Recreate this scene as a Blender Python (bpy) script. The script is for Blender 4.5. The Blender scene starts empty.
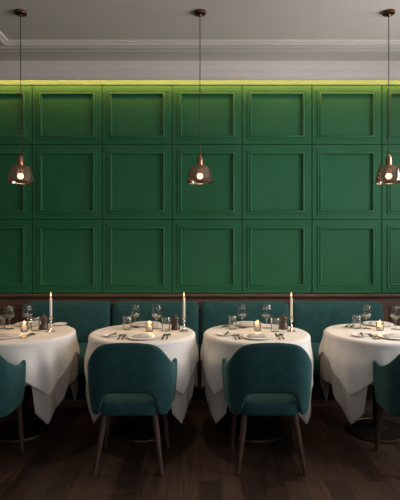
import bpy, bmesh, math, random
from mathutils import Vector, Matrix
random.seed(7)
PI = math.pi
sc = bpy.context.scene
COL = sc.collection

# ------------------------------------------------------------------ camera
CAMZ, F, HOR = 1.367, 450.0, 245.0
cam_d = bpy.data.cameras.new('camera'); cam = bpy.data.objects.new('camera', cam_d); COL.objects.link(cam)
cam.location = (0, 0, CAMZ); cam.rotation_euler = (PI/2, 0, 0)
cam_d.sensor_fit = 'HORIZONTAL'; cam_d.sensor_width = 36; cam_d.lens = F/400*36
cam_d.shift_y = -(250-HOR)/400
cam_d.clip_start = 0.05
sc.camera = cam
def X_at(px, Y): return (px-200)/F*Y
def Z_at(py, Y): return CAMZ-(py-HOR)/F*Y
TOPZ = 0.724                                   # upper face of the top cloths
def on_table(px, py):
    Y = (CAMZ-TOPZ)*F/(py-HOR)
    return X_at(px, Y), Y

# ------------------------------------------------------------------ materials
def lin(c): return tuple((v/12.92 if v <= .04045 else ((v+.055)/1.055)**2.4) for v in c)
def new_mat(name):
    m = bpy.data.materials.new(name); m.use_nodes = True
    nt = m.node_tree; nt.nodes.clear()
    out = nt.nodes.new('ShaderNodeOutputMaterial')
    return m, nt, out
def N(nt, t, **kw):
    n = nt.nodes.new(t)
    for k, v in kw.items(): setattr(n, k, v)
    return n
def pbr(name, col, rough=.5, metal=0., var=.12, scale=30., bump=0., bscale=200., sheen=0., sheen_col=None, stretch=(1, 1, 1), spec=.5, coat=0.):
    m, nt, out = new_mat(name)
    p = N(nt, 'ShaderNodeBsdfPrincipled')
    tc = N(nt, 'ShaderNodeTexCoord'); mp = N(nt, 'ShaderNodeMapping'); mp.inputs['Scale'].default_value = stretch
    nt.links.new(tc.outputs['Object'], mp.inputs['Vector'])
    no = N(nt, 'ShaderNodeTexNoise'); no.inputs['Scale'].default_value = scale; no.inputs['Detail'].default_value = 4
    nt.links.new(mp.outputs['Vector'], no.inputs['Vector'])
    cr = N(nt, 'ShaderNodeValToRGB')
    cr.color_ramp.elements[0].position = .3; cr.color_ramp.elements[1].position = .7
    cr.color_ramp.elements[0].color = (*[max(0, c*(1-var)) for c in col], 1)
    cr.color_ramp.elements[1].color = (*[min(1, c*(1+var)) for c in col], 1)
    nt.links.new(no.outputs['Fac'], cr.inputs['Fac']); nt.links.new(cr.outputs['Color'], p.inputs['Base Color'])
    p.inputs['Roughness'].default_value = rough; p.inputs['Metallic'].default_value = metal
    p.inputs['Specular IOR Level'].default_value = spec
    if sheen:
        p.inputs['Sheen Weight'].default_value = sheen; p.inputs['Sheen Roughness'].default_value = .45
        p.inputs['Sheen Tint'].default_value = (*(sheen_col or col), 1)
    if coat: p.inputs['Coat Weight'].default_value = coat
    if bump:
        n2 = N(nt, 'ShaderNodeTexNoise'); n2.inputs['Scale'].default_value = bscale
        nt.links.new(mp.outputs['Vector'], n2.inputs['Vector'])
        b = N(nt, 'ShaderNodeBump'); b.inputs['Strength'].default_value = bump; b.inputs['Distance'].default_value = .002
        nt.links.new(n2.outputs['Fac'], b.inputs['Height']); nt.links.new(b.outputs['Normal'], p.inputs['Normal'])
    nt.links.new(p.outputs['BSDF'], out.inputs['Surface'])
    return m
def emit(name, col, strength):
    m, nt, out = new_mat(name); e = N(nt, 'ShaderNodeEmission')
    e.inputs['Color'].default_value = (*col, 1); e.inputs['Strength'].default_value = strength
    nt.links.new(e.outputs['Emission'], out.inputs['Surface']); return m
def thin_glass(name, tint, gloss, base_refl, body=None, body_fac=0., rough=.02):
    """thin shell: tinted see-through, mirror by Fresnel, plus an optional body colour"""
    m, nt, out = new_mat(name)
    tr = N(nt, 'ShaderNodeBsdfTransparent'); tr.inputs['Color'].default_value = (*tint, 1)
    gl = N(nt, 'ShaderNodeBsdfGlossy'); gl.inputs['Color'].default_value = (*gloss, 1); gl.inputs['Roughness'].default_value = rough
    lw = N(nt, 'ShaderNodeLayerWeight'); lw.inputs['Blend'].default_value = .25
    mr = N(nt, 'ShaderNodeMapRange'); mr.inputs['To Min'].default_value = base_refl; mr.inputs['To Max'].default_value = .8
    no = N(nt, 'ShaderNodeTexNoise'); no.inputs['Scale'].default_value = 12
    ad = N(nt, 'ShaderNodeMath', operation='MULTIPLY_ADD'); ad.inputs[1].default_value = .03
    nt.links.new(lw.outputs['Fresnel'], mr.inputs['Value'])
    nt.links.new(no.outputs['Fac'], ad.inputs[0]); nt.links.new(mr.outputs['Result'], ad.inputs[2])
    mx = N(nt, 'ShaderNodeMixShader'); nt.links.new(ad.outputs[0], mx.inputs['Fac'])
    first = tr
    if body:
        di = N(nt, 'ShaderNodeBsdfDiffuse'); di.inputs['Color'].default_value = (*body, 1)
        tl = N(nt, 'ShaderNodeBsdfTranslucent'); tl.inputs['Color'].default_value = (*body, 1)
        m0 = N(nt, 'ShaderNodeMixShader'); m0.inputs['Fac'].default_value = .45
        nt.links.new(di.outputs[0], m0.inputs[1]); nt.links.new(tl.outputs[0], m0.inputs[2])
        m1 = N(nt, 'ShaderNodeMixShader'); m1.inputs['Fac'].default_value = body_fac
        nt.links.new(tr.outputs[0], m1.inputs[1]); nt.links.new(m0.outputs[0], m1.inputs[2]); first = m1
    nt.links.new(first.outputs[0], mx.inputs[1]); nt.links.new(gl.outputs[0], mx.inputs[2])
    nt.links.new(mx.outputs[0], out.inputs['Surface']); return m
def solid_glass(name):
    m, nt, out = new_mat(name); g = N(nt, 'ShaderNodeBsdfGlass'); g.inputs['IOR'].default_value = 1.45; g.inputs['Roughness'].default_value = .0
    no = N(nt, 'ShaderNodeTexNoise'); no.inputs['Scale'].default_value = 15
    cr = N(nt, 'ShaderNodeValToRGB'); cr.color_ramp.elements[0].color = (.96, .965, .96, 1); cr.color_ramp.elements[1].color = (1, 1, 1, 1)
    nt.links.new(no.outputs['Fac'], cr.inputs['Fac']); nt.links.new(cr.outputs['Color'], g.inputs['Color'])
    tr = N(nt, 'ShaderNodeBsdfTransparent'); mx = N(nt, 'ShaderNodeMixShader'); mx.inputs['Fac'].default_value = .6
    nt.links.new(tr.outputs[0], mx.inputs[1]); nt.links.new(g.outputs[0], mx.inputs[2])
    nt.links.new(mx.outputs[0], out.inputs['Surface']); return m
def flame_mat():
    m, nt, out = new_mat('flame'); e = N(nt, 'ShaderNodeEmission'); e.inputs['Strength'].default_value = 2.7
    tc = N(nt, 'ShaderNodeTexCoord'); sp = N(nt, 'ShaderNodeSeparateXYZ'); nt.links.new(tc.outputs['Generated'], sp.inputs[0])
    cr = N(nt, 'ShaderNodeValToRGB'); el = cr.color_ramp.elements
    el[0].color = (1, .36, .08, 1); el[1].color = (1, .42, .10, 1)
    x = el.new(.3); x.color = (1, .72, .34, 1); x = el.new(.7); x.color = (1, .68, .28, 1)
    nt.links.new(sp.outputs['Z'], cr.inputs['Fac']); nt.links.new(cr.outputs['Color'], e.inputs['Color'])
    nt.links.new(e.outputs['Emission'], out.inputs['Surface']); return m
def plank_floor(name):
    m, nt, out = new_mat(name); p = N(nt, 'ShaderNodeBsdfPrincipled')
    tc = N(nt, 'ShaderNodeTexCoord')
    mp = N(nt, 'ShaderNodeMapping'); mp.inputs['Rotation'].default_value = (0, 0, PI/2)
    nt.links.new(tc.outputs['Object'], mp.inputs['Vector'])
    br = N(nt, 'ShaderNodeTexBrick'); br.offset = .37; br.squash = 1
    br.inputs['Scale'].default_value = 1; br.inputs['Brick Width'].default_value = 1.1; br.inputs['Row Height'].default_value = .12
    br.inputs['Mortar Size'].default_value = .0015; br.inputs['Bias'].default_value = 0
    br.inputs['Color1'].default_value = (.024, .0135, .0095, 1); br.inputs['Color2'].default_value = (.066, .039, .028, 1)
    br.inputs['Mortar'].default_value = (.008, .005, .004, 1)
    nt.links.new(mp.outputs['Vector'], br.inputs['Vector'])
    mg = N(nt, 'ShaderNodeMapping'); mg.inputs['Scale'].default_value = (38, 2.2, 1)
    nt.links.new(tc.outputs['Object'], mg.inputs['Vector'])
    no = N(nt, 'ShaderNodeTexNoise'); no.inputs['Scale'].default_value = 1.5; no.inputs['Detail'].default_value = 6; no.inputs['Distortion'].default_value = .6
    nt.links.new(mg.outputs['Vector'], no.inputs['Vector'])
    cr = N(nt, 'ShaderNodeValToRGB'); cr.color_ramp.elements[0].color = (.55, .52, .5, 1); cr.color_ramp.elements[1].color = (1.25, 1.2, 1.15, 1)
    cr.color_ramp.elements[0].position = .3; cr.color_ramp.elements[1].position = .72
    nt.links.new(no.outputs['Fac'], cr.inputs['Fac'])
    mx = N(nt, 'ShaderNodeMix', data_type='RGBA', blend_type='MULTIPLY'); mx.inputs['Factor'].default_value = 1
    nt.links.new(br.outputs['Color'], mx.inputs['A']); nt.links.new(cr.outputs['Color'], mx.inputs['B'])
    nt.links.new(mx.outputs['Result'], p.inputs['Base Color'])
    p.inputs['Roughness'].default_value = .5; p.inputs['Specular IOR Level'].default_value = .35
    bp = N(nt, 'ShaderNodeBump'); bp.inputs['Strength'].default_value = .25; bp.inputs['Distance'].default_value = .002
    nt.links.new(no.outputs['Fac'], bp.inputs['Height']); nt.links.new(bp.outputs['Normal'], p.inputs['Normal'])
    nt.links.new(p.outputs['BSDF'], out.inputs['Surface']); return m

M = {}
M['green'] = pbr('green_paint', (.0195, .119, .053), rough=.5, var=.05, scale=6, bump=.05, bscale=60, spec=.2)
M['cream'] = pbr('cream_plaster', (.50, .46, .42), rough=.9, var=.02, scale=3, bump=.04, bscale=90, spec=.2)
M['ceil'] = pbr('ceiling_plaster', (.60, .555, .52), rough=.95, var=.02, scale=2, bump=.04, bscale=90, spec=.1)
M['sage'] = pbr('sage_paint', (.050, .150, .12), rough=.6, var=.03, scale=4, spec=.3)
M['mould'] = pbr('moulding_plaster', (.66, .61, .59), rough=.8, var=.02, scale=3, spec=.2)
M['room'] = pbr('side_wall_paint', (.20, .20, .17), rough=.9, var=.04, scale=3, spec=.2)
M['wood'] = pbr('dark_mahogany', (.105, .055, .040), rough=.42, var=.35, scale=4, stretch=(1.2, 10, 14), bump=.08, bscale=14)
M['ebony'] = pbr('black_stained_wood', (.016, .013, .012), rough=.6, var=.3, scale=5, stretch=(1, 8, 10), spec=.2)
M['walnut'] = pbr('walnut_leg', (.066, .037, .027), rough=.42, var=.3, scale=6, stretch=(12, 12, 1.2), bump=.06, bscale=20)
M['pepper'] = pbr('pepper_wood', (.050, .026, .016), rough=.35, var=.35, scale=30, stretch=(6, 6, 1), coat=.3)
M['velvet'] = pbr('teal_velvet', (.017, .062, .066), rough=.8, var=.18, scale=22, bump=.25, bscale=420, sheen=.75, sheen_col=(.13, .31, .32), spec=.15)
M['bench'] = pbr('bench_velvet', (.021, .074, .077), rough=.8, var=.16, scale=18, bump=.25, bscale=420, sheen=.3, sheen_col=(.10, .26, .26), spec=.15)
M['linen'] = pbr('white_linen', (.72, .70, .685), rough=.9, var=.03, scale=14, bump=.18, bscale=520, spec=.1, sheen=.1, sheen_col=(.8, .8, .8))
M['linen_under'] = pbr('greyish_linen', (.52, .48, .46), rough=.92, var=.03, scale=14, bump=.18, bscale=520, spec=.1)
M['napkin'] = pbr('grey_napkin', (.52, .50, .50), rough=.9, var=.06, scale=40, bump=.2, bscale=500, spec=.1)
M['china'] = pbr('white_china', (.80, .78, .75), rough=.35, var=.02, scale=8, spec=.5)
M['brass'] = pbr('old_brass', (.26, .18, .09), rough=.38, metal=1, var=.12, scale=60)
M['steel'] = pbr('cutlery_metal', (.40, .36, .28), rough=.22, metal=1, var=.12, scale=60)
M['silver'] = pbr('polished_silver', (.78, .73, .66), rough=.16, metal=1, var=.06, scale=40)
M['copper'] = pbr('copper_metal', (.50, .22, .14), rough=.22, metal=1, var=.12, scale=40)
M['bronze'] = pbr('bronze_canopy', (.16, .07, .045), rough=.35, metal=1, var=.15, scale=40)
M['cord'] = pbr('cord_fabric', (.05, .035, .025), rough=.7, var=.2, scale=200)
M['wax'] = pbr('white_wax', (.82, .76, .68), rough=.45, var=.03, scale=20)
M['wick'] = pbr('black_wick', (.02, .016, .012), rough=.9)
M['iron'] = pbr('black_iron', (.012, .011, .010), rough=.8, var=.2, scale=30, spec=.04)
M['glass'] = thin_glass('clear_glass', (.985, .985, .98), (1, 1, 1), .035)
M['crystal'] = solid_glass('crystal_glass')
M['votive'] = thin_glass('votive_glass', (.985, .97, .95), (1, .97, .93), .05)
M['pane'] = thin_glass('window_glass', (.97, .97, .97), (1, 1, 1), .04)
M['shade'] = thin_glass('copper_glass', (.72, .63, .57), (.9, .79, .71), .11, body=(.23, .18, .155), body_fac=.34, rough=.05)
M['flame'] = flame_mat()
M['bulb'] = emit('bulb_glow', (1, .84, .60), 13)
M['led'] = emit('warm_led', (1, .42, .10), 70)
M['floor'] = plank_floor('walnut_planks')
M['sash'] = pbr('window_paint', (.55, .53, .5), rough=.5, var=.03)

# ------------------------------------------------------------------ mesh helpers
def obj(name, verts, faces, mat, parent=None, smooth=True, loc=(0, 0, 0), rotz=0, auto=40):
    me = bpy.data.meshes.new(name)
    me.from_pydata([tuple(v) for v in verts], [], [tuple(f) for f in faces]); me.validate(); me.update()
    bm = bmesh.new(); bm.from_mesh(me)
    bmesh.ops.recalc_face_normals(bm, faces=bm.faces)
    if smooth:
        a = math.radians(auto)
        for f in bm.faces: f.smooth = True
        for e in bm.edges:
            if len(e.link_faces) == 2 and e.calc_face_angle(0) > a: e.smooth = False
    bm.to_mesh(me); bm.free()
    me.materials.append(mat)
    o = bpy.data.objects.new(name, me); COL.objects.link(o)
    o.location = loc; o.rotation_euler = (0, 0, rotz)
    if parent: o.parent = parent
    return o
def tag(o, label, cat, group=None):
    o['label'] = label; o['category'] = cat
    if group: o['group'] = group
    return o
def thing(name, label, cat, loc, rotz=0, group=None):
    o = bpy.data.objects.new(name, None); COL.objects.link(o); o.empty_display_size = .05
    o.location = loc; o.rotation_euler = (0, 0, rotz)
    return tag(o, label, cat, group)
def struct(o): o['kind'] = 'structure'; return o
def dup(root, loc, label, rotz=0, group=None):
    r = root.copy(); COL.objects.link(r); r.location = loc; r.rotation_euler = (0, 0, rotz); r['label'] = label
    if group: r['group'] = group
    for ch in list(root.children):
        c = ch.copy(); COL.objects.link(c); c.parent = r
        for g in list(ch.children):
            d = g.copy(); COL.objects.link(d); d.parent = c
    return r
class Mesh:
    def __init__(s): s.v = []; s.f = []
    def add(s, v, f):
        o = len(s.v); s.v += [tuple(p) for p in v]; s.f += [tuple(i+o for i in q) for q in f]; return s
    def build(s, name, mat, parent=None, **kw): return obj(name, s.v, s.f, mat, parent, **kw)
def box(x0, x1, y0, y1, z0, z1):
    v = [(x0, y0, z0), (x1, y0, z0), (x1, y1, z0), (x0, y1, z0), (x0, y0, z1), (x1, y0, z1), (x1, y1, z1), (x0, y1, z1)]
    return v, [(0, 3, 2, 1), (4, 5, 6, 7), (0, 1, 5, 4), (1, 2, 6, 5), (2, 3, 7, 6), (3, 0, 4, 7)]
def lathe(prof, seg=24, closed_ends=True):
    """prof: (r, z) list; r = 0 ends become points"""
    v = []; f = []; rings = []
    for r, z in prof:
        if r < 1e-6: rings.append([len(v)]); v.append((0, 0, z))
        else:
            rings.append(list(range(len(v), len(v)+seg)))
            v += [(r*math.cos(2*PI*k/seg), r*math.sin(2*PI*k/seg), z) for k in range(seg)]
    for a, b in zip(rings, rings[1:]):
        for k in range(seg):
            k2 = (k+1) % seg
            if len(a) == 1 and len(b) == 1: continue
            if len(a) == 1: f.append((a[0], b[k], b[k2]))
            elif len(b) == 1: f.append((a[k], a[k2], b[0]))
            else: f.append((a[k], a[k2], b[k2], b[k]))
    if closed_ends:
        for r in (rings[0], rings[-1]):
            if len(r) > 1: f.append(tuple(r))
    return v, f
def loft(rings, caps=True):
    n = len(rings[0]); v = [p for r in rings for p in r]; f = []
    for i in range(len(rings)-1):
        for k in range(n):
            a = i*n+k; b = i*n+(k+1) % n; f.append((a, b, b+n, a+n))
    if caps: f.append(tuple(range(n))); f.append(tuple(range((len(rings)-1)*n, len(rings)*n)))
    return v, f
def bar(p0, p1, r0, r1, seg=14, n=1):
    p0 = Vector(p0); p1 = Vector(p1); d = (p1-p0).normalized()
    u = d.orthogonal().normalized(); w = d.cross(u)
    R = []
    for i in range(n+1):
        t = i/n; c = p0.lerp(p1, t); r = r0+(r1-r0)*t
        R.append([tuple(c+u*r*math.cos(2*PI*k/seg)+w*r*math.sin(2*PI*k/seg)) for k in range(seg)])
    return loft(R)
def rrect(x0, x1, y0, y1, r, n=6, corners=(1, 1, 1, 1)):
    """rounded rectangle, counter-clockwise from the lower right corner"""
    out = []
    for (cx, cy, a0, on) in ((x1, y0, -PI/2, corners[0]), (x1, y1, 0, corners[1]), (x0, y1, PI/2, corners[2]), (x0, y0, PI, corners[3])):
        rr = r if on else .012
        sx = -1 if cx == x1 else 1; sy = -1 if cy == y1 else 1
        for k in range(n+1):
            a = a0+PI/2*k/n
            out.append((cx+sx*rr+rr*math.cos(a), cy+sy*rr+rr*math.sin(a)))
    return out
def offset(poly, d):
    n = len(poly); out = []
    for i in range(n):
        p = Vector(poly[i]); a = Vector(poly[i-1]); b = Vector(poly[(i+1) % n])
        t = (b-a)
        if t.length < 1e-9: out.append(tuple(p)); continue
        t.normalize(); nr = Vector((-t.y, t.x)); out.append(tuple(p+nr*d))
    return out
def cushion(poly, levels, put):
    """poly counter-clockwise; levels = (inset, height); put maps (a, b, h) to a 3D point"""
    if callable(poly): return loft([[put(a, b, h) for a, b in poly(d)] for d, h in levels])
    xs = [p[0] for p in poly]; ys = [p[1] for p in poly]; cx = (min(xs)+max(xs))/2; cy = (min(ys)+max(ys))/2
    ex = (max(xs)-min(xs))/2; ey = (max(ys)-min(ys))/2
    return loft([[put(cx+(a-cx)*(1-d/ex), cy+(b-cy)*(1-d/ey), h) for a, b in poly] for d, h in levels])
def rr_in(x0, x1, y0, y1, r, n, corners=(1, 1, 1, 1)):
    return lambda d: rrect(x0+d, x1-d, y0+d, y1-d, max(r-d, .006), n, corners)
def rect_sweep(prof, x0, x1, z0, z1, put, closed=False):
    """a profile of (inset, height) run round a rectangle with mitred corners"""
    rings = []
    for d, h in prof:
        rings.append([put(x0+d, z0+d, h), put(x1-d, z0+d, h), put(x1-d, z1-d, h), put(x0+d, z1-d, h)])
    if closed: rings.append(rings[0])
    return loft(rings, caps=False)

# ================================================================== THE SETTING
WY = 4.38; CZ = 3.076
XL, XR, YF = -3.0, 3.14, -2.6
struct(obj('floor', *box(XL-.2, XR+.2, YF-.2, WY+.3, -.12, 0), M['floor'], smooth=False))
struct(obj('ceiling', *box(XL-.2, XR+.2, YF-.2, WY+.3, CZ, CZ+.12), M['ceil'], smooth=False))
struct(obj('wall_left', *box(XL-.15, XL, YF-.15, WY+.2, 0, CZ), M['room'], smooth=False))
wb = struct(obj('wall_back', *box(XL, XR, WY+.02, WY+.2, 0, CZ), M['green'], smooth=False))
# right-hand wall with two tall windows, front wall with one window added as fill
def holed_wall(name, put, a0, a1, z1, holes):
    m = Mesh(); xs = sorted({a0, a1, *[h[0] for h in holes], *[h[1] for h in holes]})
    for p, q in zip(xs, xs[1:]):
        h = [w for w in holes if w[0] <= p and w[1] >= q]
        for c, d in ([(0, z1)] if not h else [(0, h[0][2]), (h[0][3], z1)]):
            v, f = box(p, q, 0, .15, c, d); m.add([put(*t) for t in v], f)
    return struct(m.build(name, M['room'], smooth=False))
W_R = [(-1.7, .5, 1.0, 2.85), (1.5, 3.7, 1.0, 2.85)]
W_F = [(-1.4, 2.6, 1.5, 2.85)]
holed_wall('wall_right', lambda a, d, z: (XR+d, a, z), YF-.15, WY+.2, CZ, W_R)
holed_wall('wall_front', lambda a, d, z: (a, YF-d, z), XL, XR, CZ, W_F)
wn = 0
for holes, put in ((W_R, lambda a, d, z: (XR+d, a, z)), (W_F, lambda a, d, z: (a, YF-d, z))):
    for (a0, a1, z0, z1) in holes:
        wn += 1
        v, f = rect_sweep([(0, .03), (0, .12), (.06, .12), (.06, .03)], a0, a1, z0, z1, lambda a, z, h: put(a, h, z), closed=True)
        w = struct(obj('window_%d' % wn, v, f, M['sash'], smooth=False))
        m = Mesh()
        for k in (1, 2):
            c = a0+(a1-a0)*k/3; v, f = box(c-.015, c+.015, .05, .09, z0+.05, z1-.05); m.add([put(*t) for t in v], f)
        v, f = box(a0+.05, a1-.05, .052, .088, (z0+z1)/2+.3, (z0+z1)/2+.33); m.add([put(*t) for t in v], f)
        m.build('glazing_bar', M['sash'], w, smooth=False)
        v, f = box(a0+.055, a1-.055, .068, .072, z0+.055, z1-.055)
        obj('window_pane', [put(*t) for t in v], f, M['pane'], w, smooth=False)
# unseen low wall added behind the viewer to shade the lower cloths
pw = struct(obj('added_shade_wall', *box(XL, XR-.9, -.75, -.60, 0, 1.16), M['wood'], smooth=False))
obj('shade_wall_cap', *box(XL, XR-.87, -.78, -.57, 1.16, 1.20), M['wood'], pw, smooth=False)
# green panelling: three rows of moulded panels
seams_x = [XL]+[-1.634+.6808*k for k in range(-1, 7)]+[XR]
seams_z = [.896, 1.615, 2.345, 2.923]
put_w = lambda x, z, h: (x, WY-h, z)
for i in range(len(seams_x)-1):
    for j in range(3):
        x0, x1, z0, z1 = seams_x[i], seams_x[i+1], seams_z[j], seams_z[j+1]
        m = Mesh()
        m.add(*rect_sweep([(.0045, -.019), (.0045, -.001), (.006, 0), (.092, 0), (.092, -.011)], x0, x1, z0, z1, put_w))
        d = .092; m.add([put_w(x0+d, z0+d, -.011), put_w(x1-d, z0+d, -.011), put_w(x1-d, z1-d, -.011), put_w(x0+d, z1-d, -.011)], [(0, 1, 2, 3)])
        pn = m.build('wall_panel', M['green'], wb, smooth=False)
        v, f = rect_sweep([(.052, -.001), (.0535, .007), (.060, .0085), (.066, .0065), (.070, .0045), (.076, .0095), (.082, .0125), (.088, .011), (.092, .005), (.0935, -.003), (.0965, -.0105)], x0, x1, z0, z1, put_w)
        obj('panel_moulding', v, f, M['green'], pn, auto=50)
# cream strip of wall above the panels, lit by the cove
obj('plaster_band', *box(XL, XR, WY-.004, WY+.02, 2.926, CZ), M['sage'], wb, smooth=False)
# dark wood wainscot and cap rail below the panels
m = Mesh()
m.add(*box(XL, XR, WY-.012, WY+.02, 0, .856))
for k in range(10):
    a, b = seams_x[min(k, len(seams_x)-2)], seams_x[min(k, len(seams_x)-2)+1]
    if k < len(seams_x)-1: m.add(*rect_sweep([(.07, -.001), (.075, .012), (.09, .018), (.105, .012), (.11, -.001)], a, b, .12, .84, lambda x, z, h: (x, WY-.012-h, z)))
t1 = struct(m.build('trim_1', M['wood'], smooth=False))
pr = [(WY+.02, .843), (WY-.020, .843), (WY-.024, .853), (WY-.030, .859), (WY-.040, .863), (WY-.046, .872), (WY-.046, .886), (WY-.042, .892), (WY-.020, .894), (WY+.02, .894)]
struct(obj('trim_2', *loft([[(x, y, z) for y, z in pr] for x in (XL, XR)]), M['wood'], auto=30))
struct(obj('baseboard_back', *box(XL, XR, WY-.03, WY-.012, 0, .11), M['wood'], smooth=False))
# cornice: a stepped pelmet in front of the wall, open at the back for the light strip
pr = [(4.345, CZ), (4.345, 3.02), (4.27, 3.02), (4.27, 2.940), (4.264, 2.930), (4.250, 2.925), (4.236, 2.930), (4.232, 2.938), (4.226, 2.940),
      (4.224, 2.962), (4.216, 2.974), (4.212, 2.980), (4.210, 3.016), (4.204, 3.024), (4.196, 3.036), (4.182, 3.052), (4.176, 3.056), (4.174, CZ)]
t3 = struct(obj('trim_3', *loft([[(x, y, z) for y, z in pr] for x in (XL, XR)]), M['mould'], auto=30))
obj('light_strip', *box(XL+.05, XR-.05, 4.296, 4.304, 2.968, 2.978), M['led'], t3, smooth=False)
# moulding frame on the ceiling
pr = [(-.004, 0), (-.004, -.010), (.004, -.016), (.020, -.018), (.030, -.026), (.045, -.030), (.062, -.029), (.068, -.020), (.082, -.018),
      (.090, -.024), (.110, -.028), (.125, -.024), (.132, -.016), (.165, -.014), (.172, -.018), (.190, -.018), (.196, -.010), (.198, 0)]
OX, OY = -1.6, 3.75
fx0, fx1, fy0, fy1 = OX-.198, 2.62, -1.6, OY+.198
v, f = rect_sweep([(.198-a, h) for a, h in pr], fx0, fx1, fy0, fy1, lambda x, y, h: (x, y, CZ+h))
struct(obj('trim_4', v, f, M['mould'], auto=30))

# ================================================================== BANQUETTE
bx = [X_at(p, 4.2) for p in (23, 111.2, 199.6, 290.2, 384)]
SEATZ = .462
blab = ['teal velvet banquette bay behind the leftmost table', 'teal velvet banquette bay behind the second table from the left',
        'teal velvet banquette bay behind the third table from the left', 'teal velvet banquette bay beside and behind the rightmost table']
for i in range(4):
    x0, x1 = bx[i], bx[i+1]; c = (x0+x1)/2; w = (x1-x0)/2-.007
    b = thing('banquette', blab[i], 'bench', (c, 3.98, 0), 0, 'teal banquette bays along the panelled wall')
    obj('kick_board', *box(-w+.002, w-.002, -.18, .33, 0, .07), M['wood'], b, smooth=False)
    obj('bench_base', *box(-w, w, -.20, .34, .07, .30), M['ebony'], b, smooth=False)
    lv = [(.02, .302), (.006, .308), (0, .322), (0, .43), (.006, .446), (.02, .457), (.05, SEATZ), (.12, SEATZ+.004)]
    obj('seat', *cushion(rr_in(-w, w, -.305, .26, .035, 5), lv, lambda a, q, h: (a, q, h)), M['bench'], b)
    # back cushion: outline in the wall plane, rounded top corners, leaning back a little
    lv = [(.012, 0), (0, .012), (0, .10), (.006, .118), (.018, .130), (.04, .138), (.09, .142)]
    obj('backrest', *cushion(rr_in(-w, w, SEATZ-.02, .832, .055, 8, (0, 1, 1, 0)), lv,
        lambda a, q, h: (a, .338-h+.05*(q-SEATZ)-.018, q)), M['bench'], b)

# ================================================================== TABLES AND CLOTHS
TX = [-1.31, -.42, .412, 1.305]; TY = 3.3
which = ['leftmost table', 'second table from the left', 'third table from the left', 'rightmost table']
CR = .378
SIDE = {'tablecloth': [(.37, .37), (.31, .31), (.30, .30), (.37, .37)], 'table_topper': [(.585, .59), (.53, .50), (.545, .53), (.585, .585)]}
def hem(kind, i, th, ph):
    """height of the hem at angle th (0 = towards the viewer, anticlockwise from above)"""
    a = math.degrees(th) % 360; sec = int(((a+45) % 360)//90)          # 0 front, 1 right, 2 back, 3 left
    d = min((a-45) % 90, 90-(a-45) % 90)                                # degrees from the nearest corner
    m0, m1 = SIDE[kind][i]; sm = m0 if sec == 1 else m1
    if kind == 'tablecloth':
        tip = .172 if (a < 90 or a > 270) else .115
        pts = ([(10, .255), (13.5, .452), (45, .456)], [(20, .305), (26, .385), (45, sm)], [(7, .25), (11, .478), (45, .485)], [(20, .305), (26, .385), (45, sm)])[sec]
    else:
        tip = .368
        pts = ([(20, .485), (26, .545), (45, .57)], [(20, .485), (26, .53), (45, sm)], [(18, .50), (24, .55), (45, .60)], [(20, .485), (26, .53), (45, sm)])[sec]
    if (i == 0 and 285 < a) or (i == 3 and a < 75): return .462 if kind == 'tablecloth' else .56      # lies over the chair's seat
    p = (0, tip)
    for q in pts:
        if d <= q[0]: return p[1]+(q[1]-p[1])*(d-p[0])/(q[0]-p[0])
        p = q
    return p[1]
def fold(th, d, ph):
    """extra radius at angle th after hanging d metres"""
    k = min(1, max(0, d)/.15); k = k*k*(3-2*k); amp = .65+.35*math.sin(3*th+ph[2])
    side = 1-.75*abs(math.sin(th))**8
    g = amp*(.014*math.cos(16*th)+.009*math.cos(13*th+ph[0])+.006*math.cos(23*th+ph[1]))+.009*math.cos(7*th+ph[2])
    corner = max(0, math.cos(4*(th-PI/4)))**2
    return (k*g+.010*k)*side+corner*.010*k*k+.016*k+.02*max(0, d-.26)
def cloth(kind, i, lift, ph, extra):
    NT = 360; R = CR
    v = [(0, 0, TOPZ-.004+lift)]; f = []; rows = []
    for r in (.1, .2, .3, .35, R-.016):
        rows.append([(r*math.sin(2*PI*k/NT), -r*math.cos(2*PI*k/NT), TOPZ-.004+lift) for k in range(NT)])
    for a in (22, 45, 68):
        a = math.radians(a); rr = .016
        q = R-rr+(rr+lift)*math.sin(a); h = TOPZ-.004-rr+(rr+lift)*math.cos(a)
        rows.append([(q*math.sin(2*PI*k/NT), -q*math.cos(2*PI*k/NT), h) for k in range(NT)])
    ND = 26; z0 = TOPZ-.020
    for j in range(ND+1):
        row = []
        for k in range(NT):
            th = 2*PI*k/NT
            d = (z0-hem(kind, i, th+extra, ph))*j/ND; r = R+lift+fold(th, d, ph)+(.012*min(1, d/.25)*(1-abs(math.sin(th))**6) if kind == 'table_topper' else 0)
            row.append((r*math.sin(th), -r*math.cos(th), z0-d))
        rows.append(row)
    for row in rows: v += row
    for k in range(NT): f.append((0, 1+k, 1+(k+1) % NT))
    for i in range(len(rows)-1):
        for k in range(NT):
            a = 1+i*NT+k; b = 1+i*NT+(k+1) % NT; f.append((a, b, b+NT, a+NT))
    return v, f
tlab = ['round pedestal table under white cloths at the left edge of the photo', 'round pedestal table under white cloths, second from the left',
        'round pedestal table under white cloths, third from the left', 'round pedestal table under white cloths at the right edge of the photo']
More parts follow.
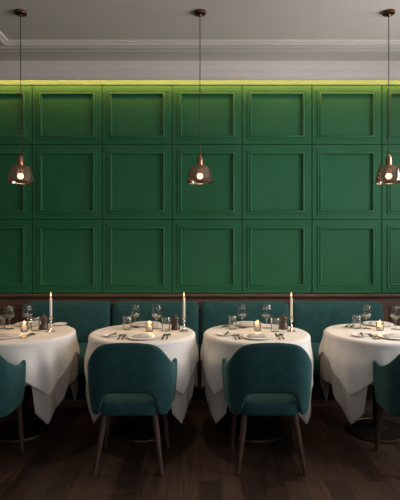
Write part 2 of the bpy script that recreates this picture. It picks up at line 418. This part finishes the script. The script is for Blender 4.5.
for i in range(4):
    ph = [random.uniform(0, 6) for _ in range(3)]
    extra = [math.radians(a) for a in (1, 0, 1, -1)][i]
    g = 'round restaurant tables'
    if i == 0:
        t0 = thing('dining_table', tlab[0], 'table', (TX[0], TY, 0), 0, g)
        obj('tabletop', *lathe([(0, .682), (.360, .682), (.372, .688), (.374, .70), (.372, .710), (.362, .716), (0, .716)], 64), M['walnut'], t0)
        obj('pedestal', *lathe([(.075, .03), (.05, .045), (.036, .07), (.034, .40), (.036, .62), (.07, .66), (.12, .681)], 28), M['iron'], t0)
        bp = obj('base_plate', *lathe([(0, .0), (.2, 0), (.2, .014), (.17, .022), (.08, .034), (0, .034)], 56), M['iron'], t0)
        obj('base_rim', *lathe([(.2, .001), (.208, .004), (.21, .012), (.208, .02), (.2, .022), (.196, .018), (.2, .001)], 64, False), M['brass'], bp)
    else: dup(t0, (TX[i], TY, 0), tlab[i])
    for nm, lift, mt, lab, gg in (
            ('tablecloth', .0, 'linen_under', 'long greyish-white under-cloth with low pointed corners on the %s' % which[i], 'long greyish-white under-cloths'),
            ('table_topper', .007, 'linen', 'white square top cloth spread over the longer cloth on the %s' % which[i], 'white square top cloths')):
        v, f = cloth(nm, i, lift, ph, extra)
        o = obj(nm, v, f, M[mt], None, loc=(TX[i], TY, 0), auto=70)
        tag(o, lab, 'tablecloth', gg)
        s = o.modifiers.new('thick', 'SOLIDIFY'); s.thickness = .0018; s.offset = 1 if nm == 'table_topper' else -1

# ================================================================== CHAIRS
half = [(0, -.228, .792, .482), (.06, -.228, .791, .482), (.112, -.226, .786, .481), (.142, -.223, .780, .474), (.165, -.218, .772, .43), (.188, -.209, .757, .352),
        (.212, -.195, .728, .336), (.232, -.174, .690, .335), (.244, -.150, .662, .336), (.250, -.110, .636, .338), (.254, -.060, .620, .341), (.258, -.016, .617, .347), (.264, .014, .630, .356), (.269, .027, .640, .362)]
def chair_shell():
    colm = [(-x, y, a, b) for x, y, a, b in half[:0:-1]]+half
    NR = 9; v = []; f = []
    for x, y, zt, zb in colm:
        for j in range(NR):
            t = j/(NR-1); z = zb+(zt-zb)*t
            k = min(1, max(0, (z-.33)/.27)); s = .90+.10*(k*(2-k))
            yy = y*(.90+.10*k) if y < 0 else y
            if y < -.1: yy -= .045*max(0, z-.5)*min(1, (-y-.1)/.1)
            v.append((x*s, yy, z))
    n = len(colm)
    for i in range(n-1):
        for j in range(NR-1): f.append((i*NR+j, (i+1)*NR+j, (i+1)*NR+j+1, i*NR+j+1))
    return v, f
def make_chair(label):
    t = thing('dining_chair', label, 'chair', (0, 0, 0), 0, 'teal dining chairs with their backs to the viewer')
    sh = obj('backrest', *chair_shell(), M['velvet'], t, auto=180)
    s = sh.modifiers.new('thick', 'SOLIDIFY'); s.thickness = .034; s.offset = 0
    s = sh.modifiers.new('round', 'SUBSURF'); s.levels = 2; s.render_levels = 2
    hf = [(.10, -.210), (.148, -.206), (.168, -.190), (.183, -.15), (.195, -.08), (.198, -.01), (.192, .05), (.174, .10), (.145, .145), (.10, .175), (.05, .19)]
    pts = hf+[(-x, y) for x, y in hf[::-1]]
    lv = [(.03, .343), (.006, .345), (0, .356), (0, .405), (.005, .420), (.016, .430), (.05, .436), (.10, .438)]
    se = obj('seat', *cushion(pts, lv, lambda a, b, h: (a, b, h)), M['velvet'], t, auto=60)
    for sx in (-1, 1):
        obj('leg', *bar((sx*.150, -.150, .345), (sx*.200, -.226, 0), .021, .0125, 16, 6), M['walnut'], t)
        obj('leg', *bar((sx*.180, .150, .345), (sx*.212, .135, 0), .021, .0125, 16, 6), M['walnut'], t)
    return t
ch = make_chair('teal velvet dining chair cut off by the left edge of the photo')
CY = 2.90
ch.location = (-1.392, CY-.045, 0); ch.rotation_euler = (0, 0, 0)
dup(ch, (-.428, CY, 0), 'teal velvet dining chair drawn up to the second table from the left', 0)
dup(ch, (.425, CY, 0), 'teal velvet dining chair drawn up to the third table from the left', 0)
dup(ch, (1.385, CY-.045, 0), 'teal velvet dining chair cut off by the right edge of the photo', 0)

# ================================================================== PENDANT LAMPS
plab = ['copper glass pendant lamp hanging over the leftmost table', 'copper glass pendant lamp hanging between the two middle tables', 'copper glass pendant lamp hanging over the rightmost table']
PX = [-1.316, 0, 1.384]
pl = thing('pendant_lamp', plab[0], 'lamp', (PX[0], TY, CZ), 0, 'copper glass pendant lamps')
def zz(z): return z-CZ
obj('canopy', *lathe([(0, 0), (.044, 0), (.045, -.008), (.042, -.016), (.012, -.022), (.006, -.032), (0, -.032)], 28), M['bronze'], pl)
obj('cord', *bar((0, 0, -.03), (0, 0, zz(2.025)), .0035, .0035, 8), M['cord'], pl)
obj('socket', *lathe([(0, zz(2.032)), (.007, zz(2.030)), (.009, zz(2.016)), (.019, zz(2.012)), (.0205, zz(2.004)), (.0205, zz(1.962)), (.024, zz(1.958)), (.024, zz(1.950)), (.015, zz(1.946)), (.0125, zz(1.890)), (0, zz(1.890))], 24), M['copper'], pl)
sp = [(.022, 1.950), (.045, 1.949), (.060, 1.945), (.069, 1.936), (.075, 1.920), (.083, 1.890), (.091, 1.855), (.0965, 1.830), (.0965, 1.826)]
inner = [(r-.003, z-.003 if k < 3 else z) for k, (r, z) in enumerate(sp)]; inner[-1] = (.0935, 1.826)
sp2 = sp+inner[::-1]
shd = obj('shade', *lathe([(r, zz(z)) for r, z in sp2], 48, False), M['shade'], pl)
obj('shade_rim', *lathe([(.0968, zz(1.8245)), (.0982, zz(1.827)), (.0968, zz(1.8295)), (.0930, zz(1.8295)), (.0922, zz(1.827)), (.0930, zz(1.8245)), (.0968, zz(1.8245))], 48, False), M['copper'], shd)
obj('bulb', *lathe([(0, zz(1.849))]+[(.023*math.sin(k*PI/10), zz(1.872-.023*math.cos(k*PI/10))) for k in range(1, 9)]+[(.0115, zz(1.8905)), (0, zz(1.8905))], 24), M['bulb'], pl)
for i in (1, 2): dup(pl, (PX[i], TY, CZ), plab[i])
def light(kind, name, loc, energy, col, **kw):
    d = bpy.data.lights.new(name, kind); d.energy = energy; d.color = col
    for k, v in kw.items(): setattr(d, k, v)
    o = bpy.data.objects.new(name, d); COL.objects.link(o); o.location = loc; return o
for x in PX:
    light('SPOT', 'pendant_light', (x, TY, 1.845), 13, (1, .76, .50), spot_size=math.radians(150), spot_blend=.7, shadow_soft_size=.03)

# ================================================================== TABLEWARE
def ring_thing(name, label, cat, group): return thing(name, label, cat, (0, 0, 0), 0, group)
protos = {}
def place(key, maker, loc, label, rotz=0):
    if key not in protos:
        t = maker(label); protos[key] = t; t.location = loc; t.rotation_euler = (0, 0, rotz); return t
    return dup(protos[key], loc, label, rotz)
def mk_wine(label):
    t = thing('wine_glass', label, 'glass', (0, 0, 0), 0, 'stemmed wine glasses')
    o_ = [(.005, .074), (.014, .0765), (.027, .084), (.037, .096), (.0415, .112), (.042, .124), (.040, .146), (.0365, .167), (.0350, .177)]
    i_ = [(max(r-(.003 if k < 4 else .0014), .004), z+(.007, .0075, .006, .003)[k] if k < 4 else z) for k, (r, z) in enumerate(o_)]
    obj('bowl', *lathe([(0, .0735)]+o_+[(.0343, .1775)]+i_[::-1]+[(0, .0805)], 32, False), M['crystal'], t)
    obj('stem', *lathe([(.0075, .004), (.0042, .014), (.0034, .04), (.0036, .064), (.006, .0735)], 14, False), M['glass'], t)
    obj('foot', *lathe([(0, .0), (.033, .0), (.034, .0012), (.031, .0022), (.012, .004), (.0075, .0045), (0, .0045)], 32, False), M['glass'], t)
    return t
def mk_tumbler(label):
    t = thing('water_tumbler', label, 'glass', (0, 0, 0), 0, 'short water tumblers')
    obj('glass_wall', *lathe([(.029, .004), (.031, .03), (.034, .098), (.0335, .099), (.0325, .098), (.0295, .03), (.0275, .012)], 32, False), M['glass'], t)
    obj('glass_base', *lathe([(0, 0), (.027, 0), (.029, .003), (.0288, .009), (.0275, .012), (0, .011)], 32, False), M['glass'], t)
    return t
def mk_votive(label):
    t = thing('votive_holder', label, 'candle holder', (0, 0, 0), 0, 'glass votive holders')
    obj('glass_wall', *lathe([(.025, .004), (.0285, .012), (.030, .066), (.0295, .068), (.028, .066), (.0265, .014), (.024, .010)], 28, False), M['votive'], t)
    obj('glass_base', *lathe([(0, 0), (.024, 0), (.025, .004), (.024, .010), (0, .009)], 28, False), M['votive'], t)
    return t
def flame_prof(z, s):
    return [(0, z), (.0035*s, z+.004*s), (.0056*s, z+.010*s), (.0052*s, z+.018*s), (.003*s, z+.029*s), (.001*s, z+.038*s), (0, z+.041*s)]
def mk_tealight(label):
    t = thing('tealight_candle', label, 'candle', (0, 0, 0), 0, 'lit tealights')
    obj('wax', *lathe([(0, 0), (.0195, 0), (.0198, .001), (.0195, .022), (.016, .0225), (0, .021)], 24), M['wax'], t)
    obj('wick', *bar((0, 0, .02), (.001, 0, .030), .001, .0008, 6), M['wick'], t)
    obj('flame', *lathe(flame_prof(.026, 1.15), 14), M['flame'], t)
    return t
def mk_taper(label):
    t = thing('taper_candle', label, 'candle', (0, 0, 0), 0, 'lit white taper candles')
    obj('wax', *lathe([(0, 0), (.0085, 0), (.0088, .012), (.0095, .016), (.0085, .146), (.007, .150), (.003, .148), (0, .147)], 20), M['wax'], t)
    obj('wick', *bar((0, 0, .146), (.001, 0, .158), .0012, .0009, 6), M['wick'], t)
    obj('flame', *lathe(flame_prof(.155, .95), 16), M['flame'], t)
    return t
def mk_stick(label):
    t = thing('candlestick', label, 'candle holder', (0, 0, 0), 0, 'silver candlesticks')
    bs = obj('base', *lathe([(0, 0), (.030, 0), (.031, .003), (.028, .007), (.014, .012), (.009, .018), (0, .018)], 28), M['silver'], t)
    obj('stem', *lathe([(.009, .017), (.0065, .026), (.0105, .034), (.0115, .039), (.0075, .045), (.0055, .058), (.0065, .068), (.0115, .074), (.0115, .078), (.007, .084), (.009, .088)], 24), M['silver'], t)
    obj('cup', *lathe([(0, .0865), (.009, .0865), (.0135, .092), (.0145, .099), (.0205, .1035), (.0205, .1055), (.0150, .1065), (.0125, .104), (.0125, .099), (0, .0985)], 28), M['silver'], t)
    return t
def mk_mill(label):
    t = thing('pepper_mill', label, 'pepper mill', (0, 0, 0), 0, 'dark wooden pepper mills')
    obj('body', *lathe([(0, 0), (.034, 0), (.0355, .005), (.034, .013), (.0325, .022), (.030, .034), (.025, .044), (.0215, .050), (.0215, .055), (.0255, .061), (.0265, .066), (.025, .0695), (0, .0695)], 28), M['pepper'], t)
    obj('head', *lathe([(0, .070), (.0245, .070), (.0285, .076), (.0295, .084), (.0265, .093), (.017, .099), (.009, .101), (0, .102)], 28), M['pepper'], t)
    obj('knob', *lathe([(0, .1015), (.004, .102), (.004, .105), (.0075, .108), (.007, .113), (.003, .1155), (0, .1155)], 16), M['brass'], t)
    return t
def plate_prof(r): return [(0, 0), (r*.66, 0), (r*.70, .002), (r*.78, .0045), (r*.97, .0085), (r, .0095), (r*.985, .0112), (r*.78, .0078), (r*.70, .0052), (r*.62, .0042), (0, .0042)]
def mk_plate(r, name, grp):
    def fn(label):
        t = obj(name, *lathe(plate_prof(r), 48), M['china'], auto=60); return tag(t, label, 'plate', grp)
    return fn
def napkin_mesh(L, W, seed):
    rnd = random.Random(seed); nx, ny = 16, 10; m = Mesh(); v = []; f = []
    p1, p2 = rnd.uniform(0, 6), rnd.uniform(0, 6)
    for side in (1, 0):
        for i in range(nx+1):
            for j in range(ny+1):
                a, b = i/nx*2-1, j/ny*2-1
                edge = (1-abs(a)**8)*(1-abs(b)**6)
                h = .013*edge+.0025*math.sin(5*a+p1)*edge+.002*math.sin(7*b+p2)*edge if side else 0
                v.append((a*L/2*(1-.05*b*b), b*W/2*(1-.10*a*a*math.cos(p1)), h))
    n = (nx+1)*(ny+1)
    for s in (0, 1):
        for i in range(nx):
            for j in range(ny):
                q = s*n+i*(ny+1)+j; f.append((q, q+ny+1, q+ny+2, q+1))
    rim = [i*(ny+1) for i in range(nx+1)]+[nx*(ny+1)+j for j in range(1, ny+1)]+[i*(ny+1)+ny for i in range(nx-1, -1, -1)]+[j for j in range(ny-1, 0, -1)]
    for a, b in zip(rim, rim[1:]+rim[:1]): f.append((a, b, b+n, a+n))
    return v, f
def strip(pts, th=.0022):
    """flat cutlery blank: pts = (y, half width, z) along the piece"""
    R = [[(-w, y, z), (-w*.5, y, z+th), (w*.5, y, z+th), (w, y, z), (w*.6, y, z-th*.3), (-w*.6, y, z-th*.3)] for y, w, z in pts]
    return loft(R)
HANDLE = [(-.095, .0035, .002), (-.092, .006, .002), (-.06, .0055, .002), (-.02, .0035, .004), (.015, .0030, .0065)]
def mk_fork(label):
    t = thing('fork', label, 'fork', (0, 0, 0), 0, 'forks laid at the place settings')
    obj('handle', *strip(HANDLE), M['steel'], t)
    m = Mesh(); m.add(*strip([(.014, .0032, .0065), (.026, .006, .0055), (.036, .0115, .004), (.046, .0125, .003), (.052, .0125, .003)]))
    for k in range(4):
        x = -.0105+.007*k; v, f = strip([(.050, .0019, .003), (.075, .0017, .003), (.093, .0010, .006)], .0015)
        m.add([(a+x, b, c) for a, b, c in v], f)
    m.build('tines', M['steel'], t); return t
def mk_knife(label):
    t = thing('table_knife', label, 'knife', (0, 0, 0), 0, 'table knives laid at the place settings')
    obj('handle', *strip([(-.105, .004, .002), (-.10, .0075, .002), (-.03, .0065, .002), (-.008, .005, .002)], .004), M['steel'], t)
    obj('blade', *strip([(-.010, .0045, .002), (.0, .008, .002), (.06, .0095, .002), (.09, .008, .002), (.108, .003, .002), (.112, .001, .002)], .0012), M['steel'], t)
    return t
def mk_spoon(label):
    t = thing('spoon', label, 'spoon', (0, 0, 0), 0, 'spoons laid at the place settings')
    obj('handle', *strip(HANDLE), M['steel'], t)
    v = []; f = []; n = 18; rings = [(0, -.004), (.5, -.0032), (.85, -.0005), (1, .002), (.97, .0035), (.80, .001), (.45, -.002), (0, -.0025)]
    v, f = lathe([(r, z) for r, z in rings], n, False)
    obj('spoon_bowl', [(x*.020, y*.031+.044, z+.0045) for x, y, z in v], f, M['steel'], t); return t
def mk_bknife(label):
    t = thing('butter_knife', label, 'knife', (0, 0, 0), 0, 'butter knives on the side plates')
    obj('handle', *strip([(-.075, .003, .002), (-.072, .005, .002), (-.01, .0035, .002)], .003), M['steel'], t)
    obj('blade', *strip([(-.012, .0035, .002), (0, .007, .002), (.045, .008, .002), (.06, .005, .002), (.066, .001, .002)], .0012), M['steel'], t)
    return t

def at(px, py, dz=.0032): x, y = on_table(px, py); return (x, y, TOPZ+.0025+dz)
wine = [[('left', 9.3, 329.5), ('right', 27.8, 328.6)], [('left', 135.2, 328.2), ('right', 156.8, 329.4)],
        [('left', 242, 328.4), ('right', 266.6, 328.8)], [('left', 366.3, 329), ('right', 395.6, 330)]]
tumb = [[('left', 1.0, 329), ('right', 35.2, 331.5)], [('left', 127.1, 330.2), ('right', 166, 331.8)],
        [('left', 232.6, 329.6), ('right', 275, 332.4)], [('left', 356.8, 329)]]
voti = [(24.3, 332), (149.6, 332), (257.4, 331.4), (379.8, 331.2)]
mill = [(44, 330.0), (175.6, 330.2), (283.5, 329.8)]
stick = [(50.8, 332.2), (184, 332.2), (291.3, 332.2)]
for i in range(4):
    for sd, px, py in wine[i]:
        place('wine', mk_wine, at(px, py), '%s one of two stemmed wine glasses on the %s' % (sd, which[i]))
    for sd, px, py in tumb[i]:
        lab = 'short water tumbler %s of the wine glasses on the %s' % (sd, which[i])
        place('tumbler', mk_tumbler, at(px, py), lab)
    l = at(*voti[i])
    place('votive', mk_votive, l, 'small glass votive holder with a lit tealight on the %s' % which[i])
    place('tealight', mk_tealight, (l[0], l[1], l[2]+.0108), 'lit tealight inside the glass votive on the %s' % which[i])
    light('POINT', 'tealight_glow', (l[0], l[1], l[2]+.078), .4, (1, .6, .28), shadow_soft_size=.012)
for i in range(3):
    place('mill', mk_mill, at(*mill[i]), 'dark turned wooden pepper mill beside the candlestick on the %s' % which[i])
    l = at(*stick[i])
    place('stick', mk_stick, l, 'small turned silver candlestick on the %s' % which[i])
    place('taper', mk_taper, (l[0], l[1], l[2]+.0994), 'lit white taper candle in the candlestick on the %s' % which[i])
    light('POINT', 'candle_glow', (l[0], l[1], l[2]+.312), .45, (1, .6, .28), shadow_soft_size=.012)

# place settings: (near plate, far plate)
near = [(5, 337.4), (143, 338.2), (258, 338), (394, 338)]
far = [(30, 325.4), (146, 325.6), (248, 325.6), (378, 325.4)]
sidep = [None, (111, 337), (225, 336), (360, 337)]
farside = [(60, 325.6), None, None, None]
for i in range(4):
    for (px, py), nm in ((near[i], 'chair side'), (far[i], 'bench side')):
        l = at(px, py)
        place('plate', mk_plate(.118, 'dinner_plate', 'white dinner plates'), l, 'dinner plate under a napkin on the %s, %s' % (which[i], nm))
        o = obj('napkin', *napkin_mesh(.13, .075, i*2+(nm == 'chair side')), M['napkin'], loc=(l[0]-.006, l[1], l[2]+.0066), rotz=random.uniform(-.2, .2), auto=180)
        tag(o, 'folded napkin on a plate on the %s, %s' % (which[i], nm), 'napkin', 'folded napkins on plates')
    n0 = at(*near[i])
    if sidep[i]:
        l = at(*sidep[i])
        place('side', mk_plate(.056, 'side_plate', 'small white side plates'), l, 'small side plate left of the dinner plate on the %s' % which[i])
        place('bknife', mk_bknife, (l[0]+.012, l[1], l[2]+.0118), 'butter knife lying across the side plate on the %s' % which[i], -.25)
        for k, dx in enumerate((-.1615, -.134)):
            place('fork', mk_fork, (n0[0]+dx, n0[1]+.01, n0[2]), '%s fork beside the near dinner plate on the %s' % (('outer', 'inner')[k], which[i]), .03)
    if i < 3:
        place('knife', mk_knife, (n0[0]+.140, n0[1]+.02, n0[2]), 'table knife right of the near dinner plate on the %s' % which[i], -.03)
        place('spoon', mk_spoon, (n0[0]+.170, n0[1]+.02, n0[2]), 'spoon beside the knife at the near setting on the %s' % which[i], -.03)
    if i == 0:
        l = at(*farside[0])
        place('side', mk_plate(.056, 'side_plate', 'small white side plates'), l, 'small white side plate behind the candlestick on the leftmost table')
    if i in (2, 3):
        l = at(*((226.5, 326.5), None, (347.5, 326.8))[i-2 if i == 2 else 2])
        for k, dx in enumerate((0, .036)):
            place('fork', mk_fork, (l[0]+dx, l[1], l[2]), '%s fork behind the left tumbler on the %s' % (('outer', 'inner')[k], which[i]), PI-.5)

# ================================================================== LIGHT
def area(name, loc, rot, sx, sy, energy, col):
    o = light('AREA', name, loc, energy, col, shape='RECTANGLE', size=sx, size_y=sy); o.rotation_euler = rot; return o
for (a0, a1, z0, z1) in W_R:
    area('window_and_fill_light', (XR+.2, (a0+a1)/2, (z0+z1)/2), (0, PI/2, 0), z1-z0, a1-a0, 170 if a0 > 0 else 60, (1, .97, .95))
for (a0, a1, z0, z1) in W_F:
    area('window_and_fill_light', ((a0+a1)/2, YF-.2, (z0+z1)/2), (PI/2, 0, 0), a1-a0, z1-z0, 46, (1, .97, .95))  # lamp of the unseen front window, added as soft fill from behind the viewer
w = bpy.data.worlds.new('sky'); sc.world = w; w.use_nodes = True
bg = w.node_tree.nodes['Background']; bg.inputs['Color'].default_value = (.75, .8, .9, 1); bg.inputs['Strength'].default_value = .25
sc.view_settings.view_transform = 'Standard'; sc.view_settings.look = 'None'
sc.view_settings.exposure = 0; sc.view_settings.gamma = 1
sc.cycles.use_denoising = True
sc.cycles.sample_clamp_indirect = 4
sc.cycles.max_bounces = 10; sc.cycles.transparent_max_bounces = 24
sc.cycles.caustics_reflective = False; sc.cycles.caustics_refractive = False
